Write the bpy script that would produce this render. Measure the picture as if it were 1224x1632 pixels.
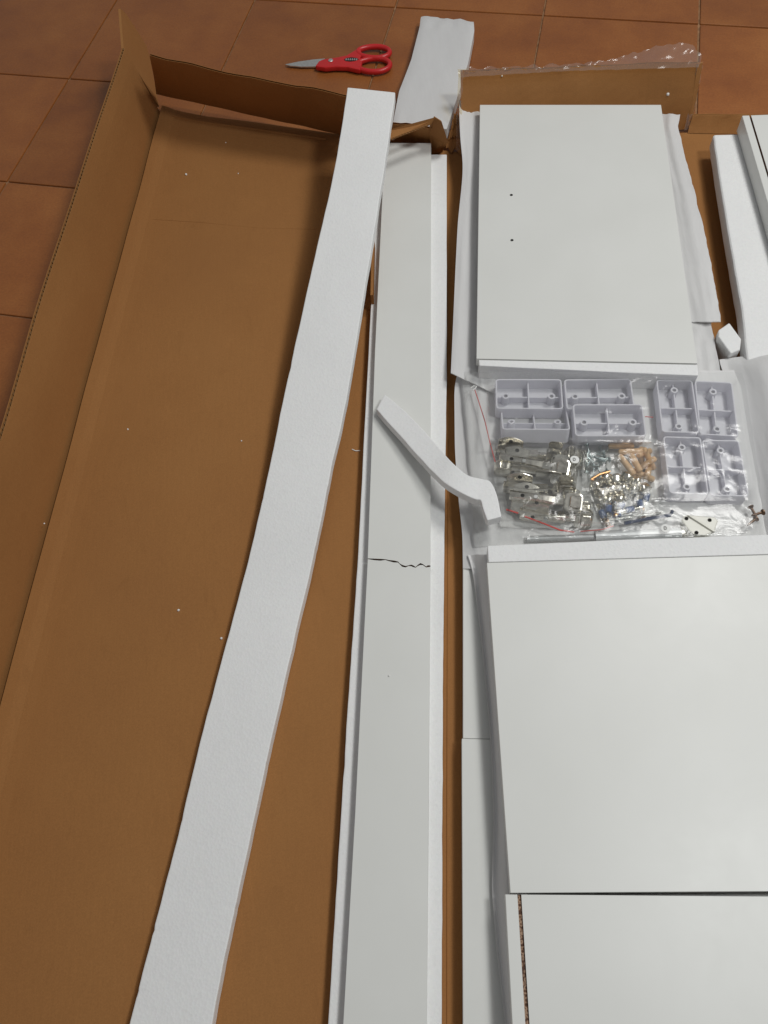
import bpy, bmesh, math, random
from mathutils import Vector, Matrix, noise
random.seed(7)
R = math.radians
for o in list(bpy.data.objects): bpy.data.objects.remove(o)
S = bpy.context.scene
C = S.collection

# ---------------------------------------------------------------- camera
CAM_H, PITCH, ROLL, FPX = 0.97, R(61.33), R(-7.114), 1283.0
fw = Vector((0, math.cos(PITCH), -math.sin(PITCH)))
rt0 = Vector((1, 0, 0)); up0 = rt0.cross(fw)
rt = rt0*math.cos(ROLL) + up0*math.sin(ROLL)
up = -rt0*math.sin(ROLL) + up0*math.cos(ROLL)
cd = bpy.data.cameras.new('camera'); cam = bpy.data.objects.new('camera', cd); C.objects.link(cam)
cd.sensor_fit = 'VERTICAL'; cd.sensor_height = 24.0; cd.lens = 24.0*FPX/1632.0
cd.clip_start = 0.02; cd.clip_end = 100
M = Matrix((rt, up, -fw)).transposed().to_4x4(); M.translation = (0, 0, CAM_H)
cam.matrix_world = M
S.camera = cam

# ---------------------------------------------------------------- light
w = bpy.data.worlds.new('World'); S.world = w; w.use_nodes = True
bg = w.node_tree.nodes['Background']
bg.inputs[0].default_value = (0.97, 0.985, 1.0, 1); bg.inputs[1].default_value = 0.205
def lamp(name, loc, target, size, power, col):
    d = bpy.data.lights.new(name, 'AREA'); d.shape = 'DISK'; d.size = size; d.energy = power; d.color = col
    o = bpy.data.objects.new(name, d); C.objects.link(o); o.location = loc
    o.rotation_euler = (Vector(target)-Vector(loc)).to_track_quat('-Z', 'Y').to_euler()
    return o
lamp('ceiling_lamp', (1.25, 1.25, 2.35), (0.1, 0.7, 0), 0.70, 23, (1.0, 0.99, 0.955))
lamp('ceiling_lamp', (1.12, 0.05, 2.40), (0.1, 0.3, 0), 0.34, 18.5, (0.985, 1.0, 0.985))
S.view_settings.view_transform = 'Standard'; S.view_settings.look = 'None'
S.view_settings.exposure = 0; S.view_settings.gamma = 1
try: S.view_settings.use_curve_mapping = False
except Exception: pass
S.render.engine = 'CYCLES'
S.cycles.max_bounces = 10; S.cycles.transparent_max_bounces = 24

def at(x, y, z=0.0):
    d = fw*FPX + rt*(x-612) - up*(y-816)
    return Vector((0, 0, CAM_H)) + d*((z-CAM_H)/d.z)

# ---------------------------------------------------------------- materials
def new_mat(name):
    m = bpy.data.materials.new(name); m.use_nodes = True
    nt = m.node_tree; return m, nt, nt.nodes['Principled BSDF']
def N(nt, kind, **kw):
    n = nt.nodes.new(kind)
    for k, v in kw.items():
        if k in n.inputs: n.inputs[k].default_value = v
        else: setattr(n, k, v)
    return n
def L(nt, a, b): nt.links.new(a, b)
def ramp(nt, fac, stops):
    r = nt.nodes.new('ShaderNodeValToRGB')
    e = r.color_ramp.elements
    e[0].position, e[0].color = stops[0][0], (*stops[0][1], 1)
    e[1].position, e[1].color = stops[-1][0], (*stops[-1][1], 1)
    for p, c in stops[1:-1]:
        q = e.new(p); q.color = (*c, 1)
    L(nt, fac, r.inputs[0]); return r
def coords(nt, scale=(1, 1, 1), rot=0.0, space='Object'):
    t = N(nt, 'ShaderNodeTexCoord'); m = N(nt, 'ShaderNodeMapping')
    m.inputs['Scale'].default_value = scale; m.inputs['Rotation'].default_value = (0, 0, rot)
    L(nt, t.outputs[space], m.inputs[0]); return m.outputs[0]
def bump(nt, b, height, strength, dist=0.001, chain=None):
    n = N(nt, 'ShaderNodeBump'); n.inputs['Strength'].default_value = strength; n.inputs['Distance'].default_value = dist
    L(nt, height, n.inputs['Height'])
    if chain: L(nt, chain, n.inputs['Normal'])
    L(nt, n.outputs[0], b.inputs['Normal']); return n.outputs[0]

def mat_melamine(name='white_melamine', a=(.715, .718, .69), c=(.745, .748, .722)):
    m, nt, b = new_mat(name)
    co = coords(nt)
    n1 = N(nt, 'ShaderNodeTexNoise', Scale=9.0, Detail=4.0); L(nt, co, n1.inputs[0])
    r = ramp(nt, n1.outputs[0], [(.3, a), (.7, c)]); L(nt, r.outputs[0], b.inputs['Base Color'])
    n2 = N(nt, 'ShaderNodeTexNoise', Scale=900.0, Detail=2.0); L(nt, co, n2.inputs[0])
    n3 = N(nt, 'ShaderNodeTexNoise', Scale=11.0, Detail=7.0, Roughness=.65, Distortion=.8); L(nt, co, n3.inputs[0])
    rr = N(nt, 'ShaderNodeMapRange'); rr.inputs[1].default_value = .3; rr.inputs[2].default_value = .7; rr.inputs[3].default_value = .36; rr.inputs[4].default_value = .41
    L(nt, n3.outputs[0], rr.inputs[0]); L(nt, rr.outputs[0], b.inputs['Roughness'])
    bump(nt, b, n2.outputs[0], .06, .0004)
    return m
def mat_foam(name='white_foam'):
    m, nt, b = new_mat(name)
    co = coords(nt)
    v = N(nt, 'ShaderNodeTexVoronoi', Scale=330.0); L(nt, co, v.inputs[0])
    n1 = N(nt, 'ShaderNodeTexNoise', Scale=120.0, Detail=5.0); L(nt, co, n1.inputs[0])
    n2 = N(nt, 'ShaderNodeTexNoise', Scale=6.0, Detail=5.0); L(nt, co, n2.inputs[0])
    r = ramp(nt, n2.outputs[0], [(.3, (.82, .825, .82)), (.7, (.865, .87, .865))])
    mx = N(nt, 'ShaderNodeMixRGB', blend_type='MULTIPLY'); mx.inputs[0].default_value = .05
    L(nt, r.outputs[0], mx.inputs[1]); L(nt, v.outputs['Color'], mx.inputs[2])
    hs = N(nt, 'ShaderNodeHueSaturation', Saturation=.25); L(nt, mx.outputs[0], hs.inputs['Color'])
    L(nt, hs.outputs[0], b.inputs['Base Color'])
    b.inputs['Roughness'].default_value = .72; b.inputs['Specular IOR Level'].default_value = .25
    c1 = bump(nt, b, v.outputs['Distance'], .24, .0009)
    bump(nt, b, n1.outputs[0], .10, .0010, c1)
    return m
def mat_wrap():
    m, nt, b = new_mat('foam_wrap')
    co = coords(nt, (1, .12, 1), R(9))
    n1 = N(nt, 'ShaderNodeTexNoise', Scale=170.0, Detail=4.0); L(nt, co, n1.inputs[0])
    n2 = N(nt, 'ShaderNodeTexNoise', Scale=20.0, Detail=4.0); L(nt, co, n2.inputs[0])
    r = ramp(nt, n2.outputs[0], [(.3, (.80, .795, .795)), (.7, (.87, .868, .868))])
    L(nt, r.outputs[0], b.inputs['Base Color'])
    b.inputs['Roughness'].default_value = .5
    c1 = bump(nt, b, n2.outputs[0], .35, .004)
    nrm = bump(nt, b, n1.outputs[0], .25, .0012, c1)
    t = N(nt, 'ShaderNodeBsdfTranslucent'); t.inputs[0].default_value = (.8, .79, .78, 1)
    L(nt, nrm, t.inputs['Normal'])
    mx = N(nt, 'ShaderNodeMixShader'); mx.inputs[0].default_value = .22
    out = nt.nodes['Material Output']
    L(nt, b.outputs[0], mx.inputs[1]); L(nt, t.outputs[0], mx.inputs[2]); L(nt, mx.outputs[0], out.inputs[0])
    return m
def mat_cardboard(name='cardboard', k=1.0, flute=R(8.6)):
    m, nt, b = new_mat(name)
    co = coords(nt)
    n1 = N(nt, 'ShaderNodeTexNoise', Scale=3.2, Detail=6.0, Roughness=.6); L(nt, co, n1.inputs[0])
    r = ramp(nt, n1.outputs[0], [(.3, (.315*k, .144*k, .050*k)), (.5, (.337*k, .156*k, .053*k)), (.72, (.358*k, .170*k, .059*k))])
    co2 = coords(nt, (1, .08, 1), -flute)
    n2 = N(nt, 'ShaderNodeTexNoise', Scale=420.0, Detail=3.0); L(nt, co2, n2.inputs[0])
    n3 = N(nt, 'ShaderNodeTexNoise', Scale=700.0, Detail=3.0); L(nt, co, n3.inputs[0])
    mx = N(nt, 'ShaderNodeMixRGB', blend_type='OVERLAY'); mx.inputs[0].default_value = .05
    L(nt, r.outputs[0], mx.inputs[1]); L(nt, n2.outputs[0], mx.inputs[2])
    mx2 = N(nt, 'ShaderNodeMixRGB', blend_type='OVERLAY'); mx2.inputs[0].default_value = .18
    L(nt, mx.outputs[0], mx2.inputs[1]); L(nt, n3.outputs[0], mx2.inputs[2])
    # sparse pale scuffs and darker rubbed spots
    co4 = coords(nt, (1, .35, 1), .5)
    n5 = N(nt, 'ShaderNodeTexNoise', Scale=38.0, Detail=8.0, Roughness=.7, Distortion=.6); L(nt, co4, n5.inputs[0])
    r5 = ramp(nt, n5.outputs[0], [(.30, (.80, .78, .76)), (.40, (1, 1, 1)), (.62, (1, 1, 1)), (.72, (1.22, 1.22, 1.24))])
    mx3 = N(nt, 'ShaderNodeMixRGB', blend_type='MULTIPLY'); mx3.inputs[0].default_value = .32
    L(nt, mx2.outputs[0], mx3.inputs[1]); L(nt, r5.outputs[0], mx3.inputs[2])
    L(nt, mx3.outputs[0], b.inputs['Base Color'])
    b.inputs['Roughness'].default_value = .75; b.inputs['Specular IOR Level'].default_value = .12
    wv = N(nt, 'ShaderNodeTexWave', Scale=42.0, Distortion=1.5, Detail=2.0)
    co3 = coords(nt, (1, 1, 1), -flute+R(90)); L(nt, co3, wv.inputs[0])
    c1 = bump(nt, b, wv.outputs[1], .14, .0006)
    nb = N(nt, 'ShaderNodeTexNoise', Scale=18.0, Detail=3.0); L(nt, co, nb.inputs[0])
    bump(nt, b, nb.outputs[0], .25, .003, c1)
    return m
def mat_tile():
    m, nt, b = new_mat('terracotta_tile')
    oi = N(nt, 'ShaderNodeObjectInfo')
    t = N(nt, 'ShaderNodeTexCoord')
    ad = N(nt, 'ShaderNodeVectorMath', operation='ADD')
    sc = N(nt, 'ShaderNodeVectorMath', operation='SCALE'); sc.inputs['Scale'].default_value = 37.0
    cx = N(nt, 'ShaderNodeCombineXYZ'); L(nt, oi.outputs['Random'], cx.inputs[0]); L(nt, oi.outputs['Random'], cx.inputs[1])
    L(nt, cx.outputs[0], sc.inputs[0]); L(nt, t.outputs['Object'], ad.inputs[0]); L(nt, sc.outputs[0], ad.inputs[1])
    n1 = N(nt, 'ShaderNodeTexNoise', Scale=7.0, Detail=7.0, Roughness=.62); L(nt, ad.outputs[0], n1.inputs[0])
    r = ramp(nt, n1.outputs[0], [(.28, (.24, .075, .019)), (.5, (.305, .102, .024)), (.75, (.37, .136, .034))])
    n2 = N(nt, 'ShaderNodeTexNoise', Scale=260.0, Detail=4.0); L(nt, ad.outputs[0], n2.inputs[0])
    mx = N(nt, 'ShaderNodeMixRGB', blend_type='OVERLAY'); mx.inputs[0].default_value = .25
    L(nt, r.outputs[0], mx.inputs[1]); L(nt, n2.outputs[0], mx.inputs[2])
    mr = N(nt, 'ShaderNodeMapRange'); mr.inputs[3].default_value = .90; mr.inputs[4].default_value = 1.09
    L(nt, oi.outputs['Random'], mr.inputs[0])
    hs = N(nt, 'ShaderNodeHueSaturation'); L(nt, mr.outputs[0], hs.inputs['Value']); L(nt, mx.outputs[0], hs.inputs['Color'])
    L(nt, hs.outputs[0], b.inputs['Base Color'])
    rr = N(nt, 'ShaderNodeMapRange'); rr.inputs[3].default_value = .3; rr.inputs[4].default_value = .52
    L(nt, n1.outputs[0], rr.inputs[0]); L(nt, rr.outputs[0], b.inputs['Roughness'])
    n3 = N(nt, 'ShaderNodeTexNoise', Scale=9.0, Detail=3.0); L(nt, ad.outputs[0], n3.inputs[0])
    c1 = bump(nt, b, n3.outputs[0], .3, .004)
    bump(nt, b, n2.outputs[0], .12, .0008, c1)
    return m
def mat_simple(name, col, rough=.5, metal=0.0, var=.08, scale=60.0, bmp=0.0, spec=.5):
    m, nt, b = new_mat(name)
    co = coords(nt)
    n1 = N(nt, 'ShaderNodeTexNoise', Scale=scale, Detail=4.0); L(nt, co, n1.inputs[0])
    lo = tuple(c*(1-var) for c in col); hi = tuple(min(1, c*(1+var)) for c in col)
    r = ramp(nt, n1.outputs[0], [(.3, lo), (.7, hi)]); L(nt, r.outputs[0], b.inputs['Base Color'])
    b.inputs['Roughness'].default_value = rough; b.inputs['Metallic'].default_value = metal
    b.inputs['Specular IOR Level'].default_value = spec
    if bmp: bump(nt, b, n1.outputs[0], bmp, .001)
    return m
def mat_particle():
    m, nt, b = new_mat('particleboard')
    co = coords(nt)
    v = N(nt, 'ShaderNodeTexVoronoi', Scale=260.0); L(nt, co, v.inputs[0])
    n = N(nt, 'ShaderNodeTexNoise', Scale=90.0, Detail=5.0); L(nt, co, n.inputs[0])
    mx = N(nt, 'ShaderNodeMixRGB'); mx.inputs[0].default_value = .5
    L(nt, v.outputs['Distance'], mx.inputs[1]); L(nt, n.outputs[0], mx.inputs[2])
    r = ramp(nt, mx.outputs[0], [(.26, (.045, .020, .011)), (.38, (.16, .08, .045)), (.47, (.46, .31, .21)), (.6, (.10, .045, .026))])
    L(nt, r.outputs[0], b.inputs['Base Color']); b.inputs['Roughness'].default_value = .85
    bump(nt, b, mx.outputs[0], .6, .002); return m
def mat_clear(name, haze=.05, tint=(.97, .975, .97), rough=.09, gloss=1.0):
    m = bpy.data.materials.new(name); m.use_nodes = True; nt = m.node_tree
    nt.nodes.remove(nt.nodes['Principled BSDF']); out = nt.nodes['Material Output']
    tr = N(nt, 'ShaderNodeBsdfTransparent'); tr.inputs[0].default_value = (*tint, 1)
    gl = N(nt, 'ShaderNodeBsdfGlossy'); gl.inputs['Roughness'].default_value = rough; gl.inputs[0].default_value = (gloss, gloss, gloss, 1)
    df = N(nt, 'ShaderNodeBsdfDiffuse'); df.inputs[0].default_value = (.75, .75, .76, 1)
    co = coords(nt); n = N(nt, 'ShaderNodeTexNoise', Scale=38.0, Detail=3.0, Distortion=1.2); L(nt, co, n.inputs[0])
    bm = N(nt, 'ShaderNodeBump'); bm.inputs['Strength'].default_value = .22; bm.inputs['Distance'].default_value = .003
    L(nt, n.outputs[0], bm.inputs['Height'])
    L(nt, bm.outputs[0], gl.inputs['Normal'])
    fr = N(nt, 'ShaderNodeFresnel', IOR=1.34); L(nt, bm.outputs[0], fr.inputs['Normal'])
    fm = N(nt, 'ShaderNodeMath', operation='MULTIPLY'); fm.inputs[1].default_value = 1.0; fm.use_clamp = True; L(nt, fr.outputs[0], fm.inputs[0])
    m1 = N(nt, 'ShaderNodeMixShader'); m1.inputs[0].default_value = haze
    L(nt, tr.outputs[0], m1.inputs[1]); L(nt, df.outputs[0], m1.inputs[2])
    m2 = N(nt, 'ShaderNodeMixShader'); L(nt, fm.outputs[0], m2.inputs[0])
    L(nt, m1.outputs[0], m2.inputs[1]); L(nt, gl.outputs[0], m2.inputs[2]); L(nt, m2.outputs[0], out.inputs[0])
    return m

MEL = mat_melamine()
FOAM = mat_foam(); WRAP = mat_wrap(); CARD = mat_cardboard(); TILE = mat_tile(); PART = mat_particle()
KRAFT = mat_simple('kraft_edge', (.40, .235, .105), .8, var=.25, scale=300, bmp=.3, spec=.2)
GROUT = mat_simple('grout', (.30, .165, .085), .9, var=.3, scale=90, bmp=.4, spec=.2)
FOOTM = mat_simple('lilac_white_plastic', (.875, .87, .905), .36, var=.03, scale=30)
def add_translucent(m, col, f):
    nt = m.node_tree; b = nt.nodes['Principled BSDF']; t = N(nt, 'ShaderNodeBsdfTranslucent'); t.inputs[0].default_value = (*col, 1)
    x = N(nt, 'ShaderNodeMixShader'); x.inputs[0].default_value = f
    L(nt, b.outputs[0], x.inputs[1]); L(nt, t.outputs[0], x.inputs[2]); L(nt, x.outputs[0], nt.nodes['Material Output'].inputs[0])
add_translucent(FOOTM, (.91, .905, .955), .38)
NICK = mat_simple('nickel', (.76, .725, .65), .22, 1.0, var=.25, scale=140, bmp=.12)  # mottled base colour stands in for dark room reflections in the metal
STEEL = mat_simple('brushed_steel', (.62, .62, .60), .38, .75, var=.1, scale=200)
ZINC = mat_simple('blue_zinc', (.50, .57, .58), .34, 1.0, var=.15, scale=200)
BRASS = mat_simple('yellow_zinc', (.55, .30, .14), .32, 1.0, var=.15, scale=200)
BLUE = mat_simple('blue_plastic', (.055, .105, .26), .4, var=.1)
DKBLUE = mat_simple('dark_blue_tool_steel', (.05, .07, .14), .35, .6, var=.1)
WOOD = mat_simple('beech_dowel', (.72, .49, .29), .6, var=.14, scale=220, bmp=.2, spec=.3)
RED = mat_simple('red_plastic', (.56, .02, .022), .34, var=.06, scale=40)
REDLINE = mat_simple('red_zip', (.62, .10, .09), .4, var=.05)
WHITEP = mat_simple('white_plastic', (.72, .71, .64), .35, var=.05)
WHITEPAPER = mat_simple('white_paper', (.82, .82, .80), .6, var=.02)
HOLEG = mat_simple('shaded_plastic_bore', (.22, .215, .235), .7)
DARK = mat_simple('dark_hole', (.012, .011, .010), .9, var=.1)
BROWNM = mat_simple('bronze_screw', (.14, .085, .055), .4, .8, var=.3, scale=200)
STRUTM = mat_simple('grey_strut_paint', (.55, .565, .57), .45, .3, var=.05)
CLEAR = mat_clear('clear_bag', .07, rough=.14); CLEAR2 = mat_clear('clear_inner_bag', .02, rough=.12); TAPE = mat_clear('packing_tape', .09, (.95, .88, .72), .14)

# ---------------------------------------------------------------- helpers
ORG = {}
def tag(o, label=None, cat=None, group=None, kind=None):
    if label: o['label'] = label
    if cat: o['category'] = cat
    if group: o['group'] = group
    if kind: o['kind'] = kind
    return o
def root(name, loc, label, cat, group=None, rz=0.0):
    o = bpy.data.objects.new(name, None); C.objects.link(o); o.location = loc; o.rotation_euler.z = rz
    o.empty_display_size = .02; ORG[o] = Vector(loc); return tag(o, label, cat, group)
def mesh(name, vs, fs, mat, parent=None, smooth=False, bevel=0.0, seg=2, org=None, mids=None, local=False):
    if org is None: org = Vector((0, 0, 0)) if local else (ORG.get(parent) if parent else None)
    if org is None:
        k = len(vs); org = Vector((sum(v[0] for v in vs)/k, sum(v[1] for v in vs)/k, min(v[2] for v in vs)))
    me = bpy.data.meshes.new(name)
    me.from_pydata([tuple(Vector(v)-org) for v in vs], [], fs)
    mats = mat if isinstance(mat, (list, tuple)) else [mat]
    for x in mats: me.materials.append(x)
    if mids:
        for p, i in zip(me.polygons, mids): p.material_index = i
    bm = bmesh.new(); bm.from_mesh(me)
    bmesh.ops.recalc_face_normals(bm, faces=bm.faces)
    if bevel:
        es = [e for e in bm.edges if len(e.link_faces) == 2 and e.calc_face_angle(0) > R(35)]
        bmesh.ops.bevel(bm, geom=es, offset=bevel, segments=seg, affect='EDGES', profile=.6, clamp_overlap=True)
    bm.to_mesh(me); bm.free()
    if smooth:
        for p in me.polygons: p.use_smooth = True
        me.set_sharp_from_angle(angle=R(50))
    o = bpy.data.objects.new(name, me); C.objects.link(o)
    if parent: o.parent = parent; ORG[o] = org
    else:
        if not local: o.location = org
        ORG[o] = org
    return o
def prism(pts, thick, off=Vector((0, 0, -1))):
    n = len(pts); vs = [Vector(p) for p in pts] + [Vector(p)+off*thick for p in pts]
    fs = [list(range(n)), list(range(2*n-1, n-1, -1))] + [[i, i+n, (i+1) % n+n, (i+1) % n] for i in range(n)]
    return vs, fs
def shell(grid, off):
    """closed sheet from a grid of points; off: vector or function(i,j)->vector"""
    n, m = len(grid), len(grid[0])
    f = off if callable(off) else (lambda i, j: off)
    vs = [Vector(p) for r in grid for p in r] + [Vector(grid[i][j])+f(i, j) for i in range(n) for j in range(m)]
    fs = []; K = n*m
    for i in range(n-1):
        for j in range(m-1):
            a = i*m+j; fs.append([a, a+1, a+m+1, a+m]); fs.append([K+a, K+a+m, K+a+m+1, K+a+1])
    for j in range(m-1):
        a = j; b = (n-1)*m+j
        fs.append([a, K+a, K+a+1, a+1]); fs.append([b, b+1, K+b+1, K+b])
    for i in range(n-1):
        a = i*m; b = i*m+m-1
        fs.append([a, a+m, K+a+m, K+a]); fs.append([b, K+b, K+b+m, b+m])
    return vs, fs
def openg(grid):
    n, m = len(grid), len(grid[0]); vs = [Vector(p) for r in grid for p in r]
    return vs, [[i*m+j, i*m+j+1, (i+1)*m+j+1, (i+1)*m+j] for i in range(n-1) for j in range(m-1)]
def merge(*parts):
    vs, fs = [], []
    for a, b in parts:
        k = len(vs); vs += list(a); fs += [[i+k for i in f] for f in b]
    return vs, fs
def tube(path, rad, n=10, closed=False, cap=True):
    vs, fs = [], []; P = [Vector(p) for p in path]; m = len(P); prev = None
    for i, p in enumerate(P):
        if closed: t = P[(i+1) % m]-P[i-1]
        else: t = P[min(i+1, m-1)]-P[max(i-1, 0)]
        t.normalize()
        if prev is None:
            a = t.orthogonal().normalized()
            if abs(t.z) < .9: a = (Vector((0, 0, 1))-t*t.z).normalized()
        else: a = (prev-t*prev.dot(t)).normalized()
        prev = a; b = t.cross(a); r = rad[i] if isinstance(rad, list) else rad
        ra, rb = r if isinstance(r, tuple) else (r, r)
        for k in range(n):
            q = 2*math.pi*k/n; vs.append(p+a*(ra*math.cos(q))+b*(rb*math.sin(q)))
    for i in range(m if closed else m-1):
        for k in range(n):
            j = (i+1) % m
            fs.append([i*n+k, i*n+(k+1) % n, j*n+(k+1) % n, j*n+k])
    if cap and not closed: fs.append(list(range(n-1, -1, -1))); fs.append([(m-1)*n+k for k in range(n)])
    return vs, fs
def box(x0, x1, y0, y1, z0, z1):
    return prism([(x0, y0, z1), (x1, y0, z1), (x1, y1, z1), (x0, y1, z1)], z1-z0)
def lathe(prof, n=16, axis='z', c=(0, 0, 0)):
    vs, fs = [], []; c = Vector(c)
    for (r, z) in prof:
        for k in range(n):
            q = 2*math.pi*k/n; p = (r*math.cos(q), r*math.sin(q), z)
            if axis == 'x': p = (p[2], p[0], p[1])
            vs.append(c+Vector(p))
    for i in range(len(prof)-1):
        for k in range(n): fs.append([i*n+k, i*n+(k+1) % n, (i+1)*n+(k+1) % n, (i+1)*n+k])
    fs.append(list(range(n-1, -1, -1))); fs.append([(len(prof)-1)*n+k for k in range(n)])
    return vs, fs
def interp(tab, y):
    if y <= tab[0][0]: a, b = tab[0], tab[1]
    elif y >= tab[-1][0]: a, b = tab[-2], tab[-1]
    else:
        for a, b in zip(tab, tab[1:]):
            if a[0] <= y <= b[0]: break
    t = (y-a[0])/(b[0]-a[0])
    return a[1]+(b[1]-a[1])*t
def smoothtab(tab, y):
    # monotone-ish smoothing: average of three samples
    return (interp(tab, y-14)+2*interp(tab, y)+interp(tab, y+14))/4
def nz(x, y, z=0.0, s=1.0): return noise.noise(Vector((x*s, y*s, z)))
def ss(a, b, x):
    t = max(0, min(1, (x-a)/(b-a))); return t*t*(3-2*t)
def copy_tree(o, parent=None):
    c = o.copy(); C.objects.link(c); c.parent = parent
    for ch in o.children: copy_tree(ch, c)
    return c

# ---------------------------------------------------------------- floor
TW, TA, TB, TPSI = .30532, -.98340, .76403, R(17.605)
def tile_pt(i, j, z=0):
    X, Y = TA+TW*i, TB+TW*j; c, s = math.cos(TPSI), math.sin(TPSI)
    return Vector((X*c+Y*s, -X*s+Y*c, z))
fl = prism([(-3.2, -2.2, -.0035), (3.4, -2.2, -.0035), (3.4, 4.2, -.0035), (-3.2, 4.2, -.0035)], .02)
floor = mesh('floor', *fl, GROUT, org=Vector((0, 0, 0))); tag(floor, 'terracotta tiled floor under and behind the carton', 'floor', kind='structure')
g = .0017
tv, tf = prism([(g, g, 0), (TW-g, g, 0), (TW-g, TW-g, 0), (g, TW-g, 0)], .008)
tproto = None
for i in range(-5, 10):
    for j in range(-6, 9):
        p = tile_pt(i, j)
        if not (-2.3 < p.x < 2.5 and -1.3 < p.y < 3.3): continue
        if tproto is None:
            tproto = mesh('tile', tv, tf, TILE, floor, bevel=.0022, seg=2, org=Vector((0, 0, 0))); o = tproto
        else:
            o = tproto.copy(); C.objects.link(o); o.parent = floor
        o.location = p; o.rotation_euler = (random.uniform(-.0012, .0012), random.uniform(-.0012, .0012), -TPSI+random.uniform(-.002, .002))

# ---------------------------------------------------------------- carton
ZC = .006
AZ = R(8.6); ax = Vector((math.sin(AZ), math.cos(AZ), 0)); px_ = Vector((math.cos(AZ), -math.sin(AZ), 0))
carton = root('cardboard_carton', (0.1, 0.6, 0), 'large opened brown cardboard carton lying on the tiles, flaps torn at the back', 'carton')
B0 = at(255, 175, ZC); B1 = B0 - ax*2.05
def corr(name, p, flutes=True, thick=.005, parent=carton, wob=.0015, seg=40, rows=6, fl_pitch=.0078, nrm=None, curve=0.0):
    """corrugated board standing wall: p = bottom0, bottom1, top1, top0; two liners and a zigzag flute along the top rim"""
    b0, b1, t1, t0 = [Vector(q) for q in p]
    n = (nrm or (b1-b0).cross(t0-b0)).normalized()
    grid = []
    for i in range(seg+1):
        u = i/seg; col = []
        for j in range(rows+1):
            v = j/rows
            q = b0.lerp(b1, u).lerp(t0.lerp(t1, u), v)
            q = q + n*(nz(u*7, v*1.5, 3.1+len(name))*wob*(.3+v)*2 + curve*math.sin(math.pi*u)*v) + Vector((0, 0, 1))*nz(u*9, 5.5, 1+len(name))*wob*v
            col.append(q)
        grid.append(col)
    lin = .0007
    a = shell(grid, n*lin)
    gb = [[q+n*(thick-lin) for q in col] for col in grid]
    b = shell(gb, n*lin)
    o = mesh(name, *merge(a, b), CARD, parent, smooth=False)
    if flutes:
        Lw = (t1-t0).length; k = int(Lw/fl_pitch*2); vs, fs = [], []
        for i in range(k+1):
            u = i/k; x = u*seg; a0 = min(int(x), seg-1); t = x-a0
            q = grid[a0][rows].lerp(grid[a0+1][rows], t)
            dn = (grid[a0][rows-1]-grid[a0][rows]).normalized()
            d = lin if i % 2 == 0 else thick-lin
            top = q+n*d+dn*(.0008+abs(nz(u*60, 2))*.0012); vs += [top, top+dn*.012]
        for i in range(k): fs.append([2*i, 2*i+1, 2*i+3, 2*i+2])
        mesh('flute', vs, fs, KRAFT, o, org=ORG[carton])
        # floor between liners so the rim is not see-through
    return o
# base: one sheet following the folded back edge
bpx = [at(259.5, 172, ZC), at(330, 186, ZC), at(400, 194, ZC), at(540, 214, ZC), at(640, 232, ZC), at(735, 243, ZC), at(905, 236, ZC), at(1093, 211, ZC), at(1224, 214, ZC)]
back = bpx + [bpx[-1]+px_*.6]
gridb = []
def lerp_poly(P, t):
    Ls = [(b-a).length for a, b in zip(P, P[1:])]; T = t*sum(Ls)
    for (a, b), l in zip(zip(P, P[1:]), Ls):
        if T <= l: return a.lerp(b, T/l)
        T -= l
    return P[-1].copy()
rows_u = 120; cols_v = 70
for i in range(rows_u+1):
    u = i/rows_u; r = []
    bb = lerp_poly(back, u); ff = bb - ax*2.05
    for j in range(cols_v+1):
        v = j/cols_v; q = bb.lerp(ff, v)
        left = ss(.32, .05, u)
        q.z = ZC + .0012*nz(q.x*6, q.y*6, 2.0)*left + .0006*left
        q.z += .007*ss(.022, 0, u)*(.8+.4*nz(v*14, 3.3))  # left lip raised, shaped to throw a dark shadow line along the fold
        r.append(q)
    gridb.append(r)
base = mesh('base_panel', *shell(gridb, Vector((0, 0, -.0045))), CARD, carton, smooth=False)
fb = B0+ax*.003; mesh('fold_score', *prism([Vector((q.x, q.y, .0016)) for q in (fb-px_*.006, fb+px_*.02, fb+px_*.02-ax*2.0, fb-px_*.006-ax*2.0)], .001), CARD, carton)
# faint fold ridges pressed into the base
def ridge(pts, wd=.0022, h=.0011, name='crease'):
    P = [Vector(p) for p in pts]; vs, fs = [], []
    for i, p in enumerate(P):
        t = (P[min(i+1, len(P)-1)]-P[max(i-1, 0)]).normalized(); s = Vector((-t.y, t.x, 0))
        vs += [p-s*wd-Vector((0, 0, .002)), p+Vector((0, 0, h)), p+s*wd-Vector((0, 0, .002))]
    for i in range(len(P)-1):
        a = i*3; fs += [[a, a+1, a+4, a+3], [a+1, a+2, a+5, a+4]]
    return mesh(name, vs, fs, CARD, base, org=ORG[carton], smooth=True)
ridge([at(x, y, ZC) for x, y in [(222, 349), (240, 350), (320, 355), (412, 364), (505, 366)]])
ridge([at(x, y, ZC) for x, y in [(78, 897), (110, 905), (150, 918), (190, 937)]], .003, .0008)
ridge([at(x, y, ZC+.0008) for x, y in [(262, 184), (330, 196), (400, 205), (520, 222)]], .003, .0016)
ridge([at(x, y, ZC) for x, y in [(528, 1632), (538, 1360), (545, 1250), (551, 1160)]], .002, .001)
ridge([at(x, y, ZC) for x, y in [(712, 1632), (712, 1300), (713, 1000), (714, 700)]], .002, .001)
# left long side wall, flaring outwards
T0 = at(199, 76, .148); T1 = T0 - ax*2.05 + Vector((-.004, 0, 0))
corr('side_wall', [B0+Vector((-.001, 0, -.005)), B1+Vector((0, 0, -.005)), T1, T0], wob=.0022, seg=70, nrm=Vector((-1, 0, .15)))
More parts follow.
